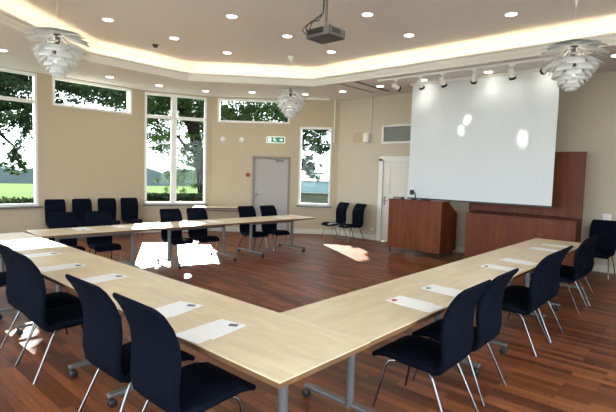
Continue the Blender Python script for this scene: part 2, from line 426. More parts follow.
MB().lathe([(0, 0), (.055, 0), (.055, .03), (.045, .045), (0, .045)], 20, Matrix.Rotation(PI/2, 4, 'X')).build('housing', M['red'], r)
MB().lathe([(0, .045), (.02, .045), (.018, .055), (0, .056)], 16, Matrix.Rotation(PI/2, 4, 'X')).build('button', M['black'], r)
for s, lab in ((.30, 'left one of two small white wall discs under the high bay window'), (.82, 'right one of two small white wall discs, nearer the exit sign')):
    r = wthing('wall_sensor', 2, s, 2.57, lab, 'wall sensor', 'round wall sensors')
    MB().lathe([(0, 0), (.06, 0), (.06, .02), (.035, .035), (0, .038)], 20, Matrix.Rotation(PI/2, 4, 'X')).build('dome', M['socket'], r)
    MB().lathe([(.066, -.0), (.066, .006), (.06, .008)], 20, Matrix.Rotation(PI/2, 4, 'X')).build('rim', M['white'], r)
r = wthing('wall_speaker', 4, .98, 2.66, 'small light grey box speaker high on the wall left of the dark transom', 'speaker')
MB().box(-.085, .085, -.13, -.001, -.12, .12, bev=.01).build('cabinet', M['base'], r)
MB().box(-.07, .03, -.136, -.131, -.10, .10).build('grille', M['socket'], r)
tag(place_w(MB().box(-.19, .19, -.012, 0, -.13, .13).build('wall_plaque', M['plaque']), 4, .68, 2.68), 'plain tan rectangular plate beside the small wall speaker', 'wall plate')
def socket(i, s, z, lab):
    r = wthing('wall_socket', i, s, z, lab, 'wall socket')
    MB().box(-.04, .04, -.012, 0, -.04, .04, bev=.003).build('plate', M['socket'], r)
    MB().lathe([(0, .013), (.02, .013), (.02, .012), (.024, .012)], 12, Matrix.Rotation(PI/2, 4, 'X')).build('outlet', M['base'], r)
socket(4, 1.22, .28, 'white wall socket low beside the white door frame')
r = wthing('wall_fitting', 4, 6.40, 1.03, 'small white fitting on the front wall above the corner chair', 'wall fitting')
MB().box(-.07, .07, -.05, 0, -.07, .07, bev=.008).build('housing', M['socket'], r)
MB().box(-.03, .03, -.056, -.051, -.03, .03, bev=.002).build('cover', M['white'], r)

# ------------------------------------------------------------------ tables
TW = .745; TH = .73
def table_proto(L, name='conference_table', W=TW, lo=.34):
    r = empty(name)
    top = MB().box(-L/2+.001, L/2-.001, -W/2, W/2, TH-.007, TH, bev=.001)
    top.build('table_top', M['beech'], r)
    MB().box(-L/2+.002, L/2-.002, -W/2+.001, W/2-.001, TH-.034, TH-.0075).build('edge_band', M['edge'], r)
    MB().box(-L/2+lo, L/2-lo, -.03, .03, TH-.115, TH-.075, bev=.004).build('stretcher', M['greym'], r)
    for s in (-1, 1):
        x = s*(L/2-lo)
        l = MB().tube([(x, 0, .07), (x, 0, TH-.07)], .031, 16); l.box(x-.06, x+.06, -.2, .2, TH-.07, TH-.0345, bev=.004)
        l = l.build('leg', M['greym'], r)
        MB().box(x-.026, x+.026, -.41, .41, .075, .105, bev=.008).build('foot_bar', M['greym'], l)
        for t in (-1, 1):
            k = MB(); k.tube([(x, t*.39, .076), (x, t*.39, .055)], .012, 8)
            for q in (-.014, .014):
                k.lathe([(0, -.009), (.022, -.009), (.030, -.004), (.030, .004), (.022, .009), (0, .009)], 14, Matrix.Translation((x+q, t*.39+.012, .030)) @ Matrix.Rotation(PI/2, 4, 'Y'))
            k.build('caster', M['black'], l)
    return r
pA = table_proto(2.0)
tabs = [((-2.45, 1.845), 0, 'beech conference table at the near corner of the left row'),
        ((-4.45, 1.845), 0, 'beech conference table in the middle of the left row'),
        ((-6.45, 1.845), 0, 'sunlit beech table at the far end of the left row'),
        ((-1.83, 3.22), PI/2, 'beech table of the right row nearest the camera, joined to the corner table'),
        ((-1.83, 5.22), PI/2, 'beech conference table in the middle of the right row'),
        ((-1.83, 7.22), PI/2, 'beech table at the far end of the right row by the cherry cabinet')]
for k, (p, rz, lab) in enumerate(tabs):
    t = pA if k == 0 else copy_tree(pA)
    t.location = (p[0], p[1], 0); t.rotation_euler = (0, 0, rz); tag(t, lab, 'table', 'conference tables set in a U')
pB = table_proto(1.80, lo=.33)
d = Vector((math.sin(math.radians(3.6)), math.cos(math.radians(3.6)))); st = Vector((-7.27, 2.265))
for k, lab in enumerate(('beech table at the left end of the back row, a chair pair behind it', 'beech conference table in the middle of the back row, sun on the floor behind it', 'beech table at the right end of the back row before the grey door')):
    t = pB if k == 0 else copy_tree(pB); c = st+d*(1.80*(k+.5))
    t.location = (c.x, c.y, 0); t.rotation_euler = (0, 0, PI/2-math.radians(3.6)); tag(t, lab, 'table', 'conference tables set in a U')
sd = table_proto(1.5, 'side_table', .5, .12)
a, u, L, an = frame(2)
sd.location = (-9.83, 7.65, 0); sd.rotation_euler = (0, 0, an+math.radians(2)); tag(sd, 'narrow beech side table against the bay wall left of the grey door', 'side table')

# ------------------------------------------------------------------ chairs
def chair_proto():
    r = empty('conference_chair')
    MB().slab([(-.175, .398, .198, .03), (-.14, .400, .212, .048), (-.04, .408, .225, .050), (.09, .420, .230, .050), (.19, .422, .228, .048), (.265, .406, .220, .042), (.305, .382, .206, .034), (.315, .366, .19, .02)]).build('seat', M['fabric'], r)
    MB().slab([(-.135, .372, .190, .03), (-.172, .392, .200, .042), (-.205, .436, .210, .046), (-.217, .51, .216, .044), (-.212, .60, .220, .042), (-.208, .69, .223, .040), (-.220, .78, .224, .038), (-.250, .86, .223, .035),
               (-.292, .93, .218, .031), (-.325, .968, .207, .026), (-.338, .982, .190, .018)]).build('backrest', M['fabric'], r)
    f = MB()
    for s in (-1, 1): f.tube([(s*.16, .15, .372), (s*.16, -.10, .368)], .008, 8)
    f.tube([(-.16, .12, .372), (.16, .12, .372)], .008, 8); f.tube([(-.16, -.08, .366), (.16, -.08, .366)], .008, 8)
    f.build('seat_frame', M['chrome'], r)
    for s in (-1, 1):
        MB().tube([(s*.155, .14, .374), (s*.178, .185, .366), (s*.188, .205, .33), (s*.218, .275, .008)], .0085, 10).build('leg', M['chrome'], r)
        MB().tube([(s*.155, -.08, .368), (s*.178, -.12, .36), (s*.186, -.145, .32), (s*.218, -.285, .008)], .0085, 10).build('leg', M['chrome'], r)
    return r
chp = chair_proto(); used = [0]
def chair(x, y, face, lab, group, sc=1.):
    """face: heading in degrees of the sitter (0 = +x)"""
    o = chp if not used[0] else copy_tree(chp); used[0] = 1
    o.location = (x, y, 0); o.rotation_euler = (0, 0, math.radians(face-90)); o.scale = sc if isinstance(sc, tuple) else (sc, sc, sc); tag(o, lab, 'chair', group); return o
gl, gr, gb, gw, gf = 'chairs along the left row', 'chairs along the right row', 'chairs behind the back row', 'chairs against the left wall', 'chairs by the white door'
for x, y, f, lab in [(-2.29, 1.51, 90, 'navy upholstered chair in the left foreground, nearest the table corner'),
                     (-2.91, 1.50, 91, 'second navy chair from the camera along the left row'),
                     (-4.15, 1.51, 89, 'third navy chair from the camera along the left row, its legs fully in view'),
                     (-4.64, 1.53, 91, 'navy chair cut by the left edge of the photo, fourth along the left row'),
                     (-5.95, 1.43, 90, 'farthest navy chair of the left row, mostly hidden behind the others')]:
    chair(x+.075, y-.01, f, lab, gl, (1.07, 1.05, 1.035))
for x, y, f, lab in [(-1.50, 3.07, 180, 'navy chair nearest the camera at the right row, full seat in view'),
                     (-1.50, 3.66, 180, 'second navy chair from the camera at the right row'),
                     (-1.50, 4.98, 180, 'third navy chair from the camera at the right row'),
                     (-1.50, 5.50, 180, 'fourth navy chair from the camera at the right row'),
                     (-1.52, 6.90, 180, 'fifth navy chair from the camera at the right row, before the cherry cabinet'),
                     (-1.50, 7.42, 182, 'last navy chair of the right row, farthest from the camera')]:
    chair(x+.01, y-.05, f, lab, gr, (1.07, 1.05, 1.01))
for x, y, f, lab in [(-7.68, 2.88, -8, 'leftmost navy chair behind the back row of tables'),
                     (-7.60, 3.43, -8, 'second navy chair from the left behind the back row'),
                     (-7.45, 4.72, -8, 'navy chair behind the back row, left one of the pair in the sun patch'),
                     (-7.40, 5.27, -8, 'navy chair behind the back row, right one of the pair in the sun patch'),
                     (-7.32, 6.49, -8, 'navy chair behind the back row, left one of the pair before the grey door'),
                     (-7.24, 7.05, -8, 'navy chair behind the back row, right one of the pair before the grey door')]:
    chair(x+.02, y, f, lab, gb, .96)
for x, y, f, lab in [(-10.93, 3.92, -6, 'navy chair against the left wall, beside the big window'),
                     (-10.93, 4.50, -8, 'navy chair against the left wall, second from the big window'),
                     (-10.93, 5.10, -8, 'navy chair against the left wall, third from the big window'),
                     (-10.90, 5.66, -8, 'navy chair against the left wall, nearest the bay corner')]:
    chair(x-.03, y, f-6, lab, gw, .95)
chair(-7.46, 9.48, -104, 'black chair by the front wall, under the narrow bay window side', gf, .96)
chair(-6.93, 9.50, -104, 'black chair by the front wall, nearest the white door', gf, .96)
chair(-1.52, 9.66, -92, 'navy chair alone against the front wall at the right edge of the photo', 'chair in the right corner')

# ------------------------------------------------------------------ papers and cards
def paper(x, y, rz, lab, group, clab, cm, long_y=True, flip=1):
    for k, dd in enumerate((-.04, .05)):
        o = MB(); o.box(-.108, .108, -.152, .152, 0, .0012)
        o = o.build('paper_sheet', M['paper']); off = Matrix.Rotation(rz, 2) @ Vector((k*.012, dd))
        o.location = (x+off.x, y+off.y, TH+.0006+.0013*k); o.rotation_euler = (0, 0, rz + (.05 if k else 0))
        tag(o, ('upper' if k else 'lower')+' white sheet of the pair '+lab, 'paper', group)
    off = Matrix.Rotation(rz, 2) @ Vector((.05*flip, .15))
    c = MB().box(-.028, .028, -.018, .018, 0, .004, bev=.001).build('card', cm)
    c.location = (x+off.x, y+off.y, TH+.0034); c.rotation_euler = (0, 0, rz+.4); tag(c, clab, 'card', group.replace('papers', 'cards'))
D = M['cardd']
gp = 'papers on the left row'
for x, y, rz, lab, cl, cm in [(-2.24, 1.66, .12, 'nearest the camera on the left row', 'small dark card on the sheets nearest the left table corner', D),
        (-2.76, 1.71, .22, 'second from the camera on the left row', 'small dark card on the second pair of sheets of the left row', D),
        (-3.96, 1.76, .12, 'third from the camera on the left row', 'small dark card on the third pair of sheets of the left row', D),
        (-4.66, 1.69, .05, 'fourth from the camera on the left row', 'small dark card on the fourth pair of sheets of the left row', D),
        (-5.45, 1.75, .05, 'farthest away on the left row, in the sun', 'small dark card in the sun at the far left of the left row', D)]:
    paper(x, y, rz, lab, gp, cl, cm)
gp = 'papers on the right row'
for x, y, rz, lab, cl, cm in [(-1.66, 3.12, PI/2-.08, 'nearest the camera on the right row', 'small red card on the nearest sheets of the right row', M['cardr']),
        (-1.66, 3.68, PI/2-.1, 'second from the camera on the right row', 'small green card on the second sheets of the right row', M['cardg']),
        (-1.69, 5.10, PI/2, 'third from the camera on the right row', 'small dark card on the third sheets of the right row', D),
        (-1.69, 5.66, PI/2-.1, 'fourth from the camera on the right row', 'small pale card on the fourth sheets of the right row', M['socket']),
        (-1.72, 6.95, PI/2, 'fifth from the camera on the right row', 'small pale card on the fifth sheets of the right row', M['socket']),
        (-1.72, 7.5, PI/2, 'last on the right row near the cabinet', 'small pale card on the last sheets of the right row', M['socket'])]:
    paper(x, y, rz, lab, gp, cl, cm, flip=-1)
gp = 'papers on the back row'
for x, y, rz, lab, cl, cm in [(-7.35, 3.0, -PI/2, 'leftmost on the back row', 'small dark card on the leftmost sheets of the back row', D),
        (-7.32, 3.6, -PI/2, 'second from the left on the back row', 'small pale card on the second sheets of the back row', M['socket']),
        (-7.10, 5.3, -PI/2, 'on the middle table of the back row', 'small pale card on the sheets of the middle back table', M['socket']),
        (-6.95, 6.98, -PI/2, 'on the right table of the back row', 'small pale card on the sheets of the right back table', M['socket'])]:
    paper(x, y, rz, lab, gp, cl, cm)

# ------------------------------------------------------------------ lectern
r = empty('lectern', (-4.79, 8.8, 0))
tag(r, 'cherry wood lectern desk left of the screen with a sloping right side', 'lectern')
x0, x1 = -.63, .62
MB().box(x0, x1, 0, .025, .12, 1.165, bev=.003).build('front_panel', M['cherry'], r)
sp = [(0, .12), (.76, .12), (.76, .92), (.34, 1.165), (0, 1.165)]
yz = Matrix(((0, 0, 1, 0), (1, 0, 0, 0), (0, 1, 0, 0), (0, 0, 0, 1)))
for s0 in (x0, x1-.025):
    MB().prism([(p[0]+.0255, p[1]) if p[0] == 0 else p for p in sp], s0, s0+.025, yz).build('side_panel', M['cherry'], r)
MB().box(x0-.01, x1+.01, -.01, .34, 1.1655, 1.188, bev=.003).build('top_panel', M['cherryd'], r)
MB().box(x0+.026, x1-.026, .20, .70, .74, .765).build('shelf', M['cherry'], r)
for lx in (x0+.05, x1-.05):
    for ly in (.04, .70):
        MB().tube([(lx, ly, 0), (lx, ly, .12)], .014, 10).build('leg', M['chrome'], r)
zt = 1.189
r = empty('document_camera', (-4.62-.25, 8.92, zt)); tag(r, 'black gooseneck device with a square head standing on the lectern', 'document camera')
MB().box(-.05, .05, -.04, .04, 0, .02, bev=.004).build('base', M['black'], r)
MB().tube([(.02, 0, .02), (.03, 0, .10), (.01, 0, .155), (-.02, 0, .165)], [.016, .014, .012, .01], 8).build('arm', M['black'], r)
MB().box(-.095, -.02, -.03, .03, .11, .21, bev=.008).build('head', M['black'], r)
r = empty('control_box', (-5.24, 8.92, zt)); tag(r, 'low dark box with a light front at the left end of the lectern', 'control box')
MB().box(-.11, .10, -.06, .06, 0, .045, bev=.004).build('housing', M['dark'], r)
MB().box(-.09, .08, -.064, -.0605, .01, .03).build('front_plate', M['framebr'], r)
r = empty('desk_phone', (-4.60, 8.92, zt)); tag(r, 'low black rounded device on the lectern right of the gooseneck', 'device')
MB().box(-.09, .09, -.06, .06, 0, .03, bev=.012).build('body', M['black'], r)
MB().box(-.055, .055, -.03, .03, .0305, .05, bev=.006).build('handset', M['black'], r)

# ------------------------------------------------------------------ cherry cabinet and panel
r = empty('low_cabinet', (-2.80, 9.15, 0)); tag(r, 'long low cherry wood cabinet under the projection screen', 'cabinet')
x0, x1 = -1.0, .99
MB().box(x0, x1, .02, .42, .06, .965).build('carcass', M['cherry'], r)
MB().box(x0+.03, x1-.03, .05, .42, 0, .06).build('plinth', M['cherryd'], r)
MB().box(x0-.01, x1+.01, -.005, .43, .966, .99, bev=.002).build('top_panel', M['cherryd'], r)
xs = [x0, x0+1.45, x1]
for k in range(2):
    MB().box(xs[k]+.003, xs[k+1]-.003, 0, .019, .07, .955, bev=.002).build('door', M['cherry'], r)
MB().tube([(x0+.03, .30, 1.02), (x1-.03, .30, 1.02)], .008, 8).build('rail', M['chrome'], r)
tag(MB().box(-3.93, -1.82, 9.585, 9.64, 0, 2.23, bev=.003).build('wood_panel', M['cherry']), 'tall cherry wood wall panel standing behind the low cabinet and screen', 'panel')

# ------------------------------------------------------------------ projection screen
r = empty('projection_screen', (-3.67, 9.10, 0)); tag(r, 'large white pulled-down projection screen in front of the cherry panel', 'projection screen')
hw = 1.455
mb = MB(); N = 24
vsr = []
MB().box(-hw, hw, 0, .003, 1.23, 3.66).build('screen_fabric', M['screen'], r)
MB().box(-hw-.005, hw+.005, -.012, .014, 1.20, 1.229, bev=.003).build('bottom_bar', M['dark'], r)
MB().box(-hw-.06, hw+.06, -.01, .11, 3.665, 3.718, bev=.006).build('roller_case', M['white'], r)

# ------------------------------------------------------------------ lighting track and spotlights
r = empty('light_track', (-3.55, 8.40, ZS)); tag(r, 'long white lighting track on the soffit in front of the screen', 'lighting track')
MB().box(-1.99, 2.1, -.018, .018, -.04, -.001, bev=.003).build('rail', M['white'], r)
MB().box(-2.02, -1.98, -.02, .02, -.042, 0.0, bev=.003).build('end_cap', M['whitefr'], r)
def spot_head(x, tx, tz, lab, energy, size):
    r = empty('spotlight', (x, 8.40, ZS-.042)); tag(r, lab, 'spotlight', 'white spotlights on the track')
    MB().box(-.05, .05, -.02, .02, -.025, 0, bev=.004).build('adapter', M['whitefr'], r)
    MB().tube([(0, 0, -.025), (0, 0, -.11)], .012, 8).build('stem', M['whitefr'], r)
    dr = Vector((tx-x, 9.1-8.4, tz-(ZS-.19))).normalized()
    q = dr.to_track_quat('-Z', 'Y').to_matrix().to_4x4(); Mx = Matrix.Translation((0, 0, -.15)) @ q @ Matrix.Scale(1.2, 4)
    b = MB().lathe([(0, .075), (.030, .075), (.040, .06), (.042, -.05), (.047, -.075), (.047, -.085), (.040, -.085), (.036, -.06), (0, -.06)], 20, Mx).build('lamp_head', M['whitefr'], r)
    MB().lathe([(.0475, -.05), (.0485, -.05), (.0485, -.087), (.041, -.087), (.041, -.0855), (.0475, -.0845)], 20, Mx).build('baffle', M['black'], b)
    MB().lathe([(0, -.064), (.034, -.064), (.034, -.061), (0, -.061)], 16, Mx).build('lens', M['spotlens'], b)
    if energy:
        L = bpy.data.lights.new('spot_lamp', 'SPOT'); L.energy = energy; L.color = (1, .93, .78); L.spot_size = math.radians(size); L.spot_blend = .9; L.shadow_soft_size = .02
        lo = link('spot_lamp', L, r); lo.matrix_local = Matrix.Translation(Vector((0, 0, -.15))+dr*.12) @ q
for a in [(-5.12, -4.85, 3.3, 'first white spotlight from the left end of the track', 1.5, 42),
          (-4.56, -4.55, 2.85, 'second white spotlight from the left end of the track', 1.5, 34),
          (-4.09, -3.98, 2.66, 'third white spotlight from the left end of the track', 40, 10),
          (-3.47, -3.86, 2.86, 'fourth white spotlight, left of the far half of the track', 40, 11),
          (-2.81, -2.78, 2.46, 'fifth white spotlight, left of the right pendant lamp', 40, 12),
          (-2.25, -3.15, 3.35, 'sixth white spotlight, partly behind the right pendant lamp', 4, 40)]:
    spot_head(*a)

# ------------------------------------------------------------------ downlights
def down_proto():
    r = empty('ceiling_downlight')
    MB().lathe([(.078, 0), (.098, 0), (.098, -.006), (.080, -.010), (.078, -.004)], 28).build('trim_ring', M['whitefr'], r)
    MB().lathe([(0, -.006), (.078, -.006), (.078, -.003), (0, -.003)], 28).build('lens', M['lens'], r)
    L = bpy.data.lights.new('down_lamp', 'SPOT'); L.energy = 14; L.color = (1, .94, .86); L.spot_size = math.radians(118); L.spot_blend = .6; L.shadow_soft_size = .07
    lo = link('down_lamp', L, r, (0, 0, -.02))
    return r
dp = down_proto(); first = [1]
low_lamp = [c for c in dp.children if c.type == 'LIGHT'][0].data.copy(); low_lamp.energy = 2
def down(x, y, z, lab, g):
    o = dp if first[0] else copy_tree(dp); first[0] = 0
    o.location = (x, y, z-.0005); tag(o, lab, 'downlight', g)
    if z < 3.8:
        for c in o.children:
            if c.type == 'LIGHT': c.data = low_lamp
lows = [(-9.64, 2.57, 'cut by the left edge of the photo'), (-10.33, 4.83, 'left of the bay corner by the high side window'), (-10.30, 6.03, 'before the tall bay window, left'),
        (-9.95, 7.14, 'before the tall bay window, right'), (-9.04, 7.91, 'before the high window over the grey door wall'), (-8.08, 8.86, 'behind the middle pendant lamp'),
        (-7.03, 9.08, 'left of the two ceiling slots'), (-5.90, 9.0, 'right of the two ceiling slots'), (-4.77, 8.90, 'just above the left top of the screen'),
        (-3.41, 8.90, 'above the middle of the screen'), (-2.40, 8.90, 'above the right top of the screen'), (-1.35, 8.85, 'cut by the right edge of the photo')]
for x, y, l in lows: down(x, y, ZS, 'round soffit downlight '+l, 'downlights in the soffit')
ups = [(-7.70, 3.57, 'between the left pendant and the photo top'), (-7.73, 4.83, 'second from the left cove in the nearest line'), (-7.75, 6.08, 'just above the left cove of the tray'),
       (-5.90, 4.71, 'near the photo top, left of the projector'), (-5.93, 5.99, 'directly left of the projector'), (-5.95, 7.27, 'just right below the projector'),
       (-4.15, 5.91, 'near the photo top, right of the projector'), (-4.17, 7.20, 'right of the projector, above the front cove'), (-2.46, 7.17, 'left of the right pendant lamp canopy')]
for x, y, l in ups: down(x, y, ZU, 'round ceiling downlight '+l, 'downlights in the tray ceiling')
for x, y in ((-5.9, 3.4), (-4.15, 4.6), (-4.15, 3.3), (-2.4, 5.9), (-2.4, 4.6), (-2.4, 3.3), (-.7, 7.2), (-.7, 5.9), (-.7, 4.6), (-.7, 3.3)):
    down(x, y, ZU, 'round ceiling downlight of the near rows above the tables, outside the photo', 'downlights outside the photo')

# slots and detector
for x0_, x1_, lab in ((-6.04, -6.10, 'dark open linear slot in the soffit left of the lighting track'), (-6.46, -6.52, 'pale linear slot diffuser in the soffit, left of the dark one')):
    dk = 'dark open' in lab
    r = empty('ceiling_slot', ((x0_+x1_)/2, 8.98, ZS)); tag(r, lab, 'air slot', 'linear air slots in the soffit')
    MB().box(-.045, .045, -.68, .68, -.004, -.0005).build('slot', M['black'] if dk else M['framebr'], r)
    MB().box(-.052, -.0455, -.69, .69, -.006, -.0005).build('flange', M['ceil'], r)
r = empty('smoke_detector', (-8.45, 4.86, ZU)); tag(r, 'small dark smoke detector on the tray ceiling left of the downlights', 'smoke detector')
MB().lathe([(0, -.055), (.035, -.055), (.05, -.03), (.055, 0), (0, 0)], 20).build('body', M['dark'], r)
MB().lathe([(.056, -.006), (.07, -.006), (.07, -.0005), (.056, -.0005)], 20).build('base_ring', M['silver'], r)

# ------------------------------------------------------------------ projector
r = empty('projector', (-4.05, 4.82, ZU)); tag(r, 'grey ceiling projector hanging on a pole with loose black cables', 'projector')
zb = -.63
MB().lathe([(0, 0), (.07, 0), (.07, -.012), (.02, -.02), (0, -.02)], 20).build('ceiling_plate', M['greym'], r)
MB().tube([(0, 0, -.02), (0, 0, zb+.13)], .017, 10).build('pole', M['greym'], r)
MB().box(-.08, .08, -.08, .08, zb+.112, zb+.13, bev=.004).build('mount_plate', M['greym'], r)
bd = MB().box(-.21, .20, -.175, .175, zb, zb+.11, bev=.014).build('body', M['silver'], r)
MB().box(-.20, .19, -.165, .165, zb-.012, zb-.0005, bev=.004).build('base_panel', M['dark'], bd)
mb = MB()
for k in range(7): mb.box(.2005, .206, -.11+.012*k*2, -.10+.012*k*2, zb+.03, zb+.085)
mb.build('vent_grille', M['black'], bd)
MB().box(-.17, .10, -.182, -.1755, zb+.025, zb+.09).build('connector_panel', M['black'], bd)
MB().lathe([(0, 0), (.045, 0), (.045, .03), (.035, .032), (0, .025)], 20, Matrix.Translation((-.05, .175, zb+.055)) @ Matrix.Rotation(-PI/2, 4, 'X')).build('lens', M['black'], bd)
for k, (ox, sg) in enumerate(((-.02, .0), (-.10, .03), (-.16, .05))):
    MB().tube([(-.02-.004*k, -.02, -.03), (-.025-.006*k, -.03, -.30), (-.06-.02*k, -.09-sg, zb+.22), (ox-.06, -.18, zb+.19-.02*k), (ox-.08, -.21, zb+.10), (ox-.05, -.17, zb+.055)], .008, 6).build('cable', M['black'], r)

# ------------------------------------------------------------------ artichoke-style leaf pendants
def leaf_mesh(k, rin, zin, rout, zout, w0, w1, sag):
    bm = bmesh.new(); nu, nv = 4, 6; th = .0025; g = {}
    for side in (0, 1):
        for i in range(nu+1):
            t = i/nu; r_ = rin+(rout-rin)*t; z_ = zin+(zout-zin)*t + sag*math.sin(PI*t); w = w0+(w1-w0)*min(1, t*1.6)
            for j in range(nv+1):
                s = j/nv-.5; q = s*w
                g[side, i, j] = bm.verts.new((r_ - q*q*.6 - side*th, q, z_ + side*th))
    for side in (0, 1):
        for i in range(nu):
            for j in range(nv): f = bm.faces.new((g[side, i, j], g[side, i+1, j], g[side, i+1, j+1], g[side, i, j+1])); f.smooth = True
    for i in range(nu):
        for j in (0, nv): bm.faces.new((g[0, i, j], g[0, i+1, j], g[1, i+1, j], g[1, i, j]))
    for j in range(nv):
        for i in (0, nu): bm.faces.new((g[0, i, j], g[0, i, j+1], g[1, i, j+1], g[1, i, j]))
    bmesh.ops.recalc_face_normals(bm, faces=bm.faces)
    me = bpy.data.meshes.new('leaf'); bm.to_mesh(me); bm.free(); me.materials.append(M['steel']); return me
rows = [(.04, .325, .30, .300, .010, .10, .30), (.05, .295, .385, .250, .010, .06, .20), (.07, .25, .400, .18, .010, .05, .15), (.09, .20, .385, .105, .010, .05, .13), (.12, .15, .350, .045, .010, .06, .13),
        (.22, .115, .300, .010, .012, .20, .225), (.195, .055, .265, -.052, .010, .18, .205), (.165, -.005, .228, -.110, .010, .16, .18), (.130, -.06, .190, -.162, .008, .13, .155), (.098, -.11, .150, -.208, .006, .10, .13),
        (.065, -.155, .110, -.246, .005, .07, .10), (.03, -.20, .068, -.275, .004, .04, .07)]
def pend_proto():
    r = empty('leaf_pendant_lamp')
    for k, (ri, zi, ro, zo, sg, wa, wb) in enumerate(rows):
        me = leaf_mesh(k, ri, zi, ro, zo, wa, wb, sg)
        for j in range(6):
            link('leaf', me, r, (0, 0, 0), j*PI/3 + (PI/6 if k % 2 else 0))
    MB().lathe([(0, .33), (.03, .33), (.035, .30), (.03, .27), (.03, .10), (.045, .06), (.045, -.04), (.0, -.06)], 16).build('core', M['chrome'], r)
    fr = MB()
    for j in range(12):
        an = j*PI/6
        pts = [(math.cos(an)*p[0], math.sin(an)*p[0], p[1]) for p in ((.03, .30), (.085, .25), (.15, .17), (.16, .10), (.14, .0), (.10, -.10), (.03, -.21))]
        fr.tube(pts, .003, 5)
    fr.build('rib_frame', M['chrome'], r)
    MB().lathe([(0, .02), (.035, .01), (.05, -.03), (.035, -.07), (0, -.08)], 16, Matrix.Translation((0, 0, -.02))).build('bulb', M['bulb'], r)
    return r
pp = pend_proto()
def pendant(o, x, y, z, lab):
    o.location = (x, y, z); tag(o, lab, 'pendant lamp', 'steel leaf pendant lamps')
    MB().tube([(0, 0, .33), (0, 0, ZU-z-.1)], .0035, 6).build('cord', M['socket'], o)
    MB().lathe([(0, -.19), (.008, -.19), (.014, -.14), (.075, -.02), (.08, 0), (0, 0)], 20, Matrix.Translation((0, 0, ZU-z))).build('ceiling_canopy', M['socket'], o)
    L = bpy.data.lights.new('pendant_glow', 'POINT'); L.energy = 1.2; L.color = (1, .85, .6); L.shadow_soft_size = .06; link('pendant_glow', L, o, (0, 0, .14))
p2, p3 = copy_tree(pp), copy_tree(pp)
pendant(pp, -6.90, 2.50, 3.20, 'steel leaf pendant lamp at the upper left, before the left windows')
pendant(p2, -6.87, 7.08, 3.13, 'smaller-looking steel leaf pendant hanging before the bay window above the door')
pendant(p3, -1.53, 6.84, 3.15, 'steel leaf pendant lamp at the upper right, overlapping the screen corner')
p2.rotation_euler.z = .2; p3.rotation_euler.z = .35

# ------------------------------------------------------------------ outside
gr = MB(); N = 24
def gz(x, y):
    d = math.hypot(x, y); return -.25 - max(0, d-18)*.019
vs = {}
for i in range(33):
    for j in range(33):
        x = -260+i*260/32*1.15; y = -60+j*270/32; vs[i, j] = gr.bm.verts.new((x, y, gz(x, y)-.0))
for i in range(32):
    for j in range(32): gr.bm.faces.new((vs[i, j], vs[i+1, j], vs[i+1, j+1], vs[i, j+1])).smooth = True
g = gr.build('lawn', M['grass']); g['kind'] = 'structure'; g['label'] = 'sunlit green field outside'

tr_ = MB(); tr_.box(-12, 22, -22, -3.3, -.2, -.1); tr_.box(2.5, 22, -3.3, 16, -.2, -.1); tr_ = struct(tr_.build('bounce_terrace', mat('bounce_paving', (.52, .50, .46), .8, var=.06, scale=2, spec=.1)), 'unseen pale paving added behind the room to bounce daylight inside')  # unseen bright ground added to throw daylight up at the ceiling
SUN = Vector((.852, -.523, -.445)).normalized()    # travel direction of sunlight
patches0 = [[(-10.3, 5.6), (-7.75, 3.95), (-6.95, 5.35), (-8.85, 6.75)]]
spots0 = [(-7.25, 8.70, .12), (-6.95, 8.45, .10), (-6.55, 8.38, .17), (-6.15, 8.25, .22), (-5.95, 8.0, .24), (-5.70, 7.85, .20), (-6.15, 8.68, .13), (-6.8, 8.6, .1), (-5.55, 7.25, .12), (-6.62, 6.0, .12), (-6.3, 6.35, .1), (-9.4, 7.2, .15)]
patches1 = [[(-7.9, 1.4), (-5.35, 1.35), (-5.35, 1.95), (-6.5, 2.3), (-7.2, 2.5), (-7.9, 2.3)], [(-7.8, 3.75), (-6.8, 3.75), (-6.8, 4.25), (-7.8, 4.5)], [(-7.5, 4.4), (-6.8, 4.4), (-6.8, 4.85), (-7.5, 4.9)]]
def inpoly(p, poly):
    c = False; n = len(poly)
    for i in range(n):
        x1, y1 = poly[i]; x2, y2 = poly[i-1]
        if (y1 > p[1]) != (y2 > p[1]) and p[0] < (x2-x1)*(p[1]-y1)/(y2-y1)+x1: c = not c
    return c
def lit(P):
    t = P[2]/-SUN.z; q = (P[0]+SUN.x*t, P[1]+SUN.y*t)
    if any(inpoly(q, p) for p in patches0): return True
    if any((q[0]-a)**2+(q[1]-b)**2 < (r*1.25)**2 for a, b, r in spots0): return True
    t = (P[2]-.73)/-SUN.z; q = (P[0]+SUN.x*t, P[1]+SUN.y*t)
    return any(inpoly(q, p) for p in patches1)
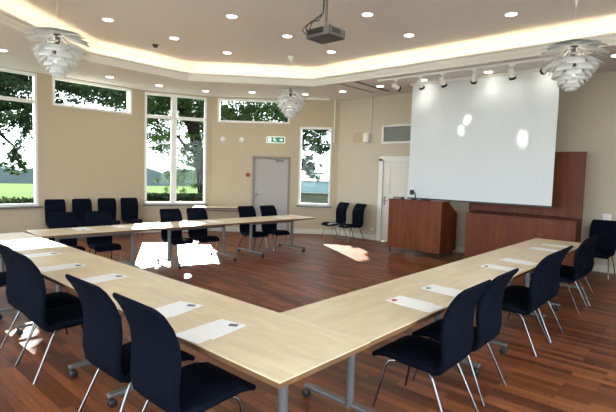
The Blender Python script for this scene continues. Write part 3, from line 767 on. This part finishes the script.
def foliage(name, m, blobs, parent, size=.13):
    vv, ff = [], []
    rnd = random.Random(hash(name+str(len(blobs))) % 1000 if False else len(blobs)*7+3)
    for bx, by, bz, rx, ry, rz, cnt, sz in blobs:
        # sub-clusters give clumps with gaps between
        subs = [(rnd.gauss(0, .5), rnd.gauss(0, .5), rnd.gauss(0, .5)) for _ in range(max(3, cnt//30))]
        for _ in range(cnt):
            s = rnd.choice(subs); p = Vector((bx+(s[0]+rnd.gauss(0, .13))*rx, by+(s[1]+rnd.gauss(0, .13))*ry, bz+(s[2]+rnd.gauss(0, .10))*rz))
            if lit(p) or p.z < .3: continue
            if sz > .2 and any(lit(p+Vector(q)) for q in ((.25, 0, 0), (-.25, 0, 0), (0, .25, 0), (0, -.25, 0), (0, 0, .25), (0, 0, -.25))): continue
            if p.x > -11.9 and p.y < 10.6: continue
            a = Vector((rnd.gauss(0, 1), rnd.gauss(0, 1), rnd.gauss(0, .7))).normalized(); b = a.cross(Vector((rnd.gauss(0, 1), rnd.gauss(0, 1), rnd.gauss(0, 1)))).normalized()
            l = sz*rnd.uniform(.7, 1.3); w = l*.32; k = len(vv); c = a.cross(b)*l*.1
            vv += [p-a*l*.5, p+b*w+c, p+a*l*.5, p-b*w+c]; ff += [(k, k+1, k+2), (k, k+2, k+3)]
    me = bpy.data.meshes.new(name); me.from_pydata(vv, [], ff); me.materials.append(m); return link(name, me, parent)

def tree(name, base, trunk, branches, blobs, m, lab, cat='tree', group=None):
    r = MB()
    for pts, rr in [trunk]+branches: r.tube([(p[0]-base[0], p[1]-base[1], p[2]-base[2]) for p in pts], rr, 10)
    root = empty(name, base); r.build('trunk', M['bark'], root)
    f = foliage('foliage', m, blobs, root); f.matrix_parent_inverse = Matrix.Translation(Vector(base)).inverted(); 
    tag(root, lab, cat, group); return root
# big tree outside the tall bay window
def far_(p, k=1.5): return (p[0]*k, p[1]*k, 1.7+(p[2]-1.7)*k)
T1 = lambda L: [far_(p) for p in L]
tree('leaning_tree', (-24.95, 18.0, -1.1), (T1([(-16.65, 12.0, -.2), (-16.66, 11.95, .6), (-16.73, 11.9, 1.3), (-16.56, 11.52, 2.54), (-16.39, 11.1, 3.5), (-16.2, 10.6, 4.1), (-16.3, 10.0, 4.8), (-16.6, 9.5, 5.6)]), [.5, .42, .36, .34, .33, .34, .26, .16]),
     [(T1([(-16.3, 10.8, 3.85), (-16.6, 11.0, 4.6), (-16.6, 11.2, 5.5), (-16.5, 11.3, 6.4)]), [.2, .16, .12, .09]),
      (T1([(-16.45, 11.3, 3.1), (-16.55, 11.6, 4.2), (-16.6, 12.0, 5.0), (-16.65, 12.5, 5.9)]), [.18, .14, .11, .07]),
      (T1([(-16.6, 11.6, 2.3), (-16.6, 11.0, 2.6), (-16.6, 10.4, 3.2), (-16.7, 9.8, 3.5)]), [.12, .10, .07, .04]),
      (T1([(-16.3, 10.4, 4.2), (-16.6, 9.8, 4.0), (-16.6, 9.0, 4.1), (-16.7, 8.4, 3.9)]), [.16, .12, .08, .04]),
      (T1([(-16.6, 11.7, 2.2), (-16.2, 11.2, 1.75), (-16.0, 10.9, 1.9), (-16.0, 10.4, 2.1)]), [.10, .07, .05, .03])],
     [(*far_((-16.6, 10.2, 4.7)), 3.0, 3.0, 1.2, 9000, .17), (*far_((-16.8, 9.4, 3.9)), 2.0, 1.3, 1.1, 4200, .16), (*far_((-16.6, 9.8, 2.9)), 1.6, 1.0, .9, 2200, .15), (*far_((-16.6, 11.3, 2.4)), 1.5, 1.3, .9, 2200, .15),
      (*far_((-16.4, 10.3, 1.4)), 1.0, .8, .8, 1500, .14), (*far_((-16.8, 11.9, 3.6)), 2.0, 1.2, 1.3, 3000, .16),
      (*far_((-16.9, 11.9, 1.5)), .9, .8, .9, 1300, .14), (*far_((-16.2, 13.2, 4.0)), 2.2, 2.0, 1.1, 4500, .17), (*far_((-15.2, 14.9, 4.4)), 2.6, 2.6, 1.2, 7000, .17),
      (-24, 15, 9.3, 5.0, 5.0, 2.0, 16000, .36), (-26, 20, 9.3, 5.0, 5.0, 2.0, 9000, .36), (-24, 10, 9.0, 4.5, 4.0, 2.0, 9000, .36)],  # high unseen leaf masses added to block sun from the room
     M['leaf'], 'large leaning tree outside the tall bay window, its dark trunk curving left')
tree('spreading_tree', (-21.5, 3.0, -.5), ([(-21.5, 3.0, -.5), (-21.4, 3.2, 1.5), (-21.0, 3.6, 3.2), (-20.6, 4.2, 5.0), (-20.4, 4.8, 7.0)], [.5, .42, .34, .24, .12]),
     [([(-21.1, 3.6, 3.0), (-20.5, 4.6, 3.6), (-19.9, 5.8, 3.9), (-19.4, 7.2, 4.2)], [.2, .15, .11, .06]),
      ([(-20.9, 3.8, 3.6), (-20.0, 4.8, 4.6), (-19.3, 6.2, 5.2), (-18.8, 7.6, 5.4)], [.18, .14, .1, .06]),
      ([(-20.2, 4.9, 3.8), (-19.9, 5.2, 4.6), (-19.5, 5.4, 5.2)], [.08, .06, .04]),
      ([(-20.5, 4.6, 3.6), (-19.9, 5.0, 3.0), (-19.5, 5.5, 2.4), (-19.3, 5.8, 1.7)], [.08, .06, .04, .02])],
     [(-19.6, 5.0, 4.6, 1.5, 1.6, .7, 5200, .12), (-19.7, 4.8, 3.5, 1.4, 1.0, .7, 3600, .12), (-19.3, 5.9, 3.4, 1.0, .45, .8, 2000, .12), (-19.7, 4.6, 2.6, .9, .35, .45, 900, .11), (-19.4, 5.55, 1.9, .6, .35, .5, 900, .11),
      (-19.0, 7.6, 4.9, 1.6, 2.0, .7, 6500, .12), (-18.8, 9.3, 5.0, 1.4, 1.4, .7, 4500, .12), (-20, 6.0, 7.0, 3.5, 4.0, 1.3, 9000, .30)],  # last one is unseen, added overhead as a sun block
     M['leafd'], 'dark spreading tree outside the left window with drooping branches')
tree('garden_tree', (-17.0, 17.2, -.35), ([(-17.0, 17.2, -.4), (-17.0, 17.1, 1.5), (-16.7, 17.0, 3.2), (-16.2, 16.8, 5.0)], [.22, .19, .15, .09]),
     [([(-16.8, 17.0, 2.6), (-15.6, 16.8, 3.0), (-14.8, 16.7, 3.1), (-14.2, 16.8, 3.0)], [.08, .06, .04, .02]), ([(-15.8, 17.2, 3.2), (-15, 16.8, 4.0), (-14.2, 16.6, 4.3)], [.09, .06, .03])],
     [(-14.6, 16.7, 4.0, 1.3, 1.3, .45, 3600, .12), (-14.7, 16.6, 3.1, 1.2, 1.0, .6, 1900, .12), (-14.75, 16.4, 2.1, .5, .5, .55, 1800, .12), (-14.4, 17.0, 2.9, .6, .6, .4, 600, .12), (-15, 17, 6.3, 3, 3, 1.3, 5500, .26)],  # topmost clump is out of view, added to stop direct sun
     M['leafd'], 'dark tree outside the narrow bay window with leafy hanging branches')

def hedge(name, pts, w, h, lab, cnt, m='hedge', wavy=0.):
    r = empty(name, (pts[0][0], pts[0][1], -.25)); rnd = random.Random(5); vv, ff = [], []
    a, b = Vector(pts[0]), Vector(pts[1]); L = (b-a).length; u = (b-a)/L; nn = Vector((-u.y, u.x))
    core = MB(); Mx = Matrix.Rotation(math.atan2(u.y, u.x), 4, 'Z'); core.box(0, L, -w/2+.08, w/2-.08, 0, h-.1, Mx); core.build('hedge_core', M['stone' if m == 'stone' else 'hedge'], r)
    for _ in range(cnt):
        s = rnd.uniform(0, L); k = rnd.random(); hh = h+wavy*math.sin(s*26)
        if k < .45: q = (s, rnd.uniform(-w/2, w/2), hh+rnd.gauss(0, .03))
        else: q = (s, -w/2 + rnd.gauss(0, .03), rnd.uniform(0, hh))
        p = Mx @ Vector(q)
        x = Vector((rnd.gauss(0, 1), rnd.gauss(0, 1), rnd.gauss(0, 1))).normalized(); y = x.cross(Vector((rnd.gauss(0, 1), rnd.gauss(0, 1), rnd.gauss(0, 1)))).normalized()
        l = .05*rnd.uniform(.8, 1.5); i = len(vv); vv += [p-x*l, p+y*l*.6, p+x*l, p-y*l*.6]; ff.append((i, i+1, i+2, i+3))
    me = bpy.data.meshes.new('leaves'); me.from_pydata(vv, [], ff); me.materials.append(M['hedge']); link('leaves', me, r)
    tag(r, lab, 'hedge'); return r
hedge('hedge', [(-14.8, 1.0), (-14.8, 7.6)], .6, .93, 'low clipped hedge with a bumpy top outside the left window', 6000, wavy=.045)
hedge('hedge', [(-16.4, 7.9), (-14.1, 12.0)], .6, .96, 'low dark hedge outside the tall bay window', 9000)
r = empty('garden_wall', (-13.7, 12.7, -.3)); Mx = Matrix.Rotation(math.radians(40), 4, 'Z')
MB().box(0, 5.0, 0, .4, 0, 1.15, Mx).build('stone_course', M['stone'], r); MB().box(-.02, 5.02, -.03, .43, 1.1505, 1.2, Mx).build('coping', M['stone'], r)
tag(r, 'mossy low stone wall outside the narrow bay window', 'garden wall')
# hazy tree belt on the horizon
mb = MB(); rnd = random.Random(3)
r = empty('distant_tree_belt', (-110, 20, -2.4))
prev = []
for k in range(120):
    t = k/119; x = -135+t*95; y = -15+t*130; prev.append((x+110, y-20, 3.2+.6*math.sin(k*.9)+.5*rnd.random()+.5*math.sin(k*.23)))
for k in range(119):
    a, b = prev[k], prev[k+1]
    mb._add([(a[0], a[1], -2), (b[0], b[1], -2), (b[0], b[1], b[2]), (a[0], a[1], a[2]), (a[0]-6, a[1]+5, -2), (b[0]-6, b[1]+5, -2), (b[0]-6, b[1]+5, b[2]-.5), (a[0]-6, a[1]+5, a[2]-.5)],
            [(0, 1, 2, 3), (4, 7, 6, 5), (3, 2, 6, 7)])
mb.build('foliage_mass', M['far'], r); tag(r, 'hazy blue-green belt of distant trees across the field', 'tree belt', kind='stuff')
r = empty('outbuilding', (-34.5, 44.5, -1.4)); Mx = Matrix.Rotation(math.radians(40), 4, 'Z')
MB().box(-5, 5, -2.5, 2.5, 0, 2.2, Mx).build('wall', M['pale'], r)
rx = Matrix.Rotation(math.radians(40), 4, 'Z') @ Matrix(((0, 0, 1, 0), (1, 0, 0, 0), (0, 1, 0, 0), (0, 0, 0, 1)))
MB().prism([(-2.7, 2.2), (2.7, 2.2), (0, 3.0)], -5.2, 5.2, rx).build('roof', M['pale'], r)
tag(r, 'pale blue low building far outside the narrow bay window', 'building')

# ------------------------------------------------------------------ light
def portal(i, s0, s1, z0, z1):
    L = bpy.data.lights.new('daylight_portal', 'AREA'); L.shape = 'RECTANGLE'; L.size = s1-s0; L.size_y = z1-z0; L.cycles.is_portal = True
    o = link('daylight_portal', L); o.matrix_world = wroot(i, (s0+s1)/2, (z0+z1)/2) @ Matrix.Translation((0, .2, 0)) @ Matrix.Rotation(-PI/2, 4, 'X')
for a in [(0, 4.55, 6.66, .8, 3.7), (0, 6.97, 8.85, 3.05, 3.7), (1, .05, 1.66, .76, 3.68), (2, .15, 2.14, 3.03, 3.68), (3, .13, 1.02, .8, 2.97), (6, 1.2, 4., .5, 3.4), (6, 5.2, 8., .5, 3.4), (6, 9.2, 12., .5, 3.4), (5, 5.2, 8., .5, 3.4), (5, 9., 11.8, .5, 3.4)]: portal(*a)
w = bpy.data.worlds.new('sky'); S.world = w; w.use_nodes = True; nt = w.node_tree
bg = nt.nodes['Background']; bg.inputs[0].default_value = (.84, .92, 1., 1); bg.inputs[1].default_value = 3.8
sl = bpy.data.lights.new('sun', 'SUN'); sl.energy = 16; sl.color = (1, .95, .86); sl.angle = math.radians(.2)
so = link('sun', sl); so.rotation_euler = SUN.to_track_quat('-Z', 'Y').to_euler(); so.location = (-30, 20, 20)

S.view_settings.view_transform = 'Standard'; S.view_settings.look = 'None'; S.view_settings.gamma = 1; S.view_settings.exposure = 1.58
S.view_settings.use_curve_mapping = False
S.cycles.use_denoising = True
S.cycles.max_bounces = 8; S.cycles.diffuse_bounces = 5; S.cycles.transparent_max_bounces = 12
S.cycles.caustics_reflective = False; S.cycles.caustics_refractive = False
S.cycles.sample_clamp_indirect = 6
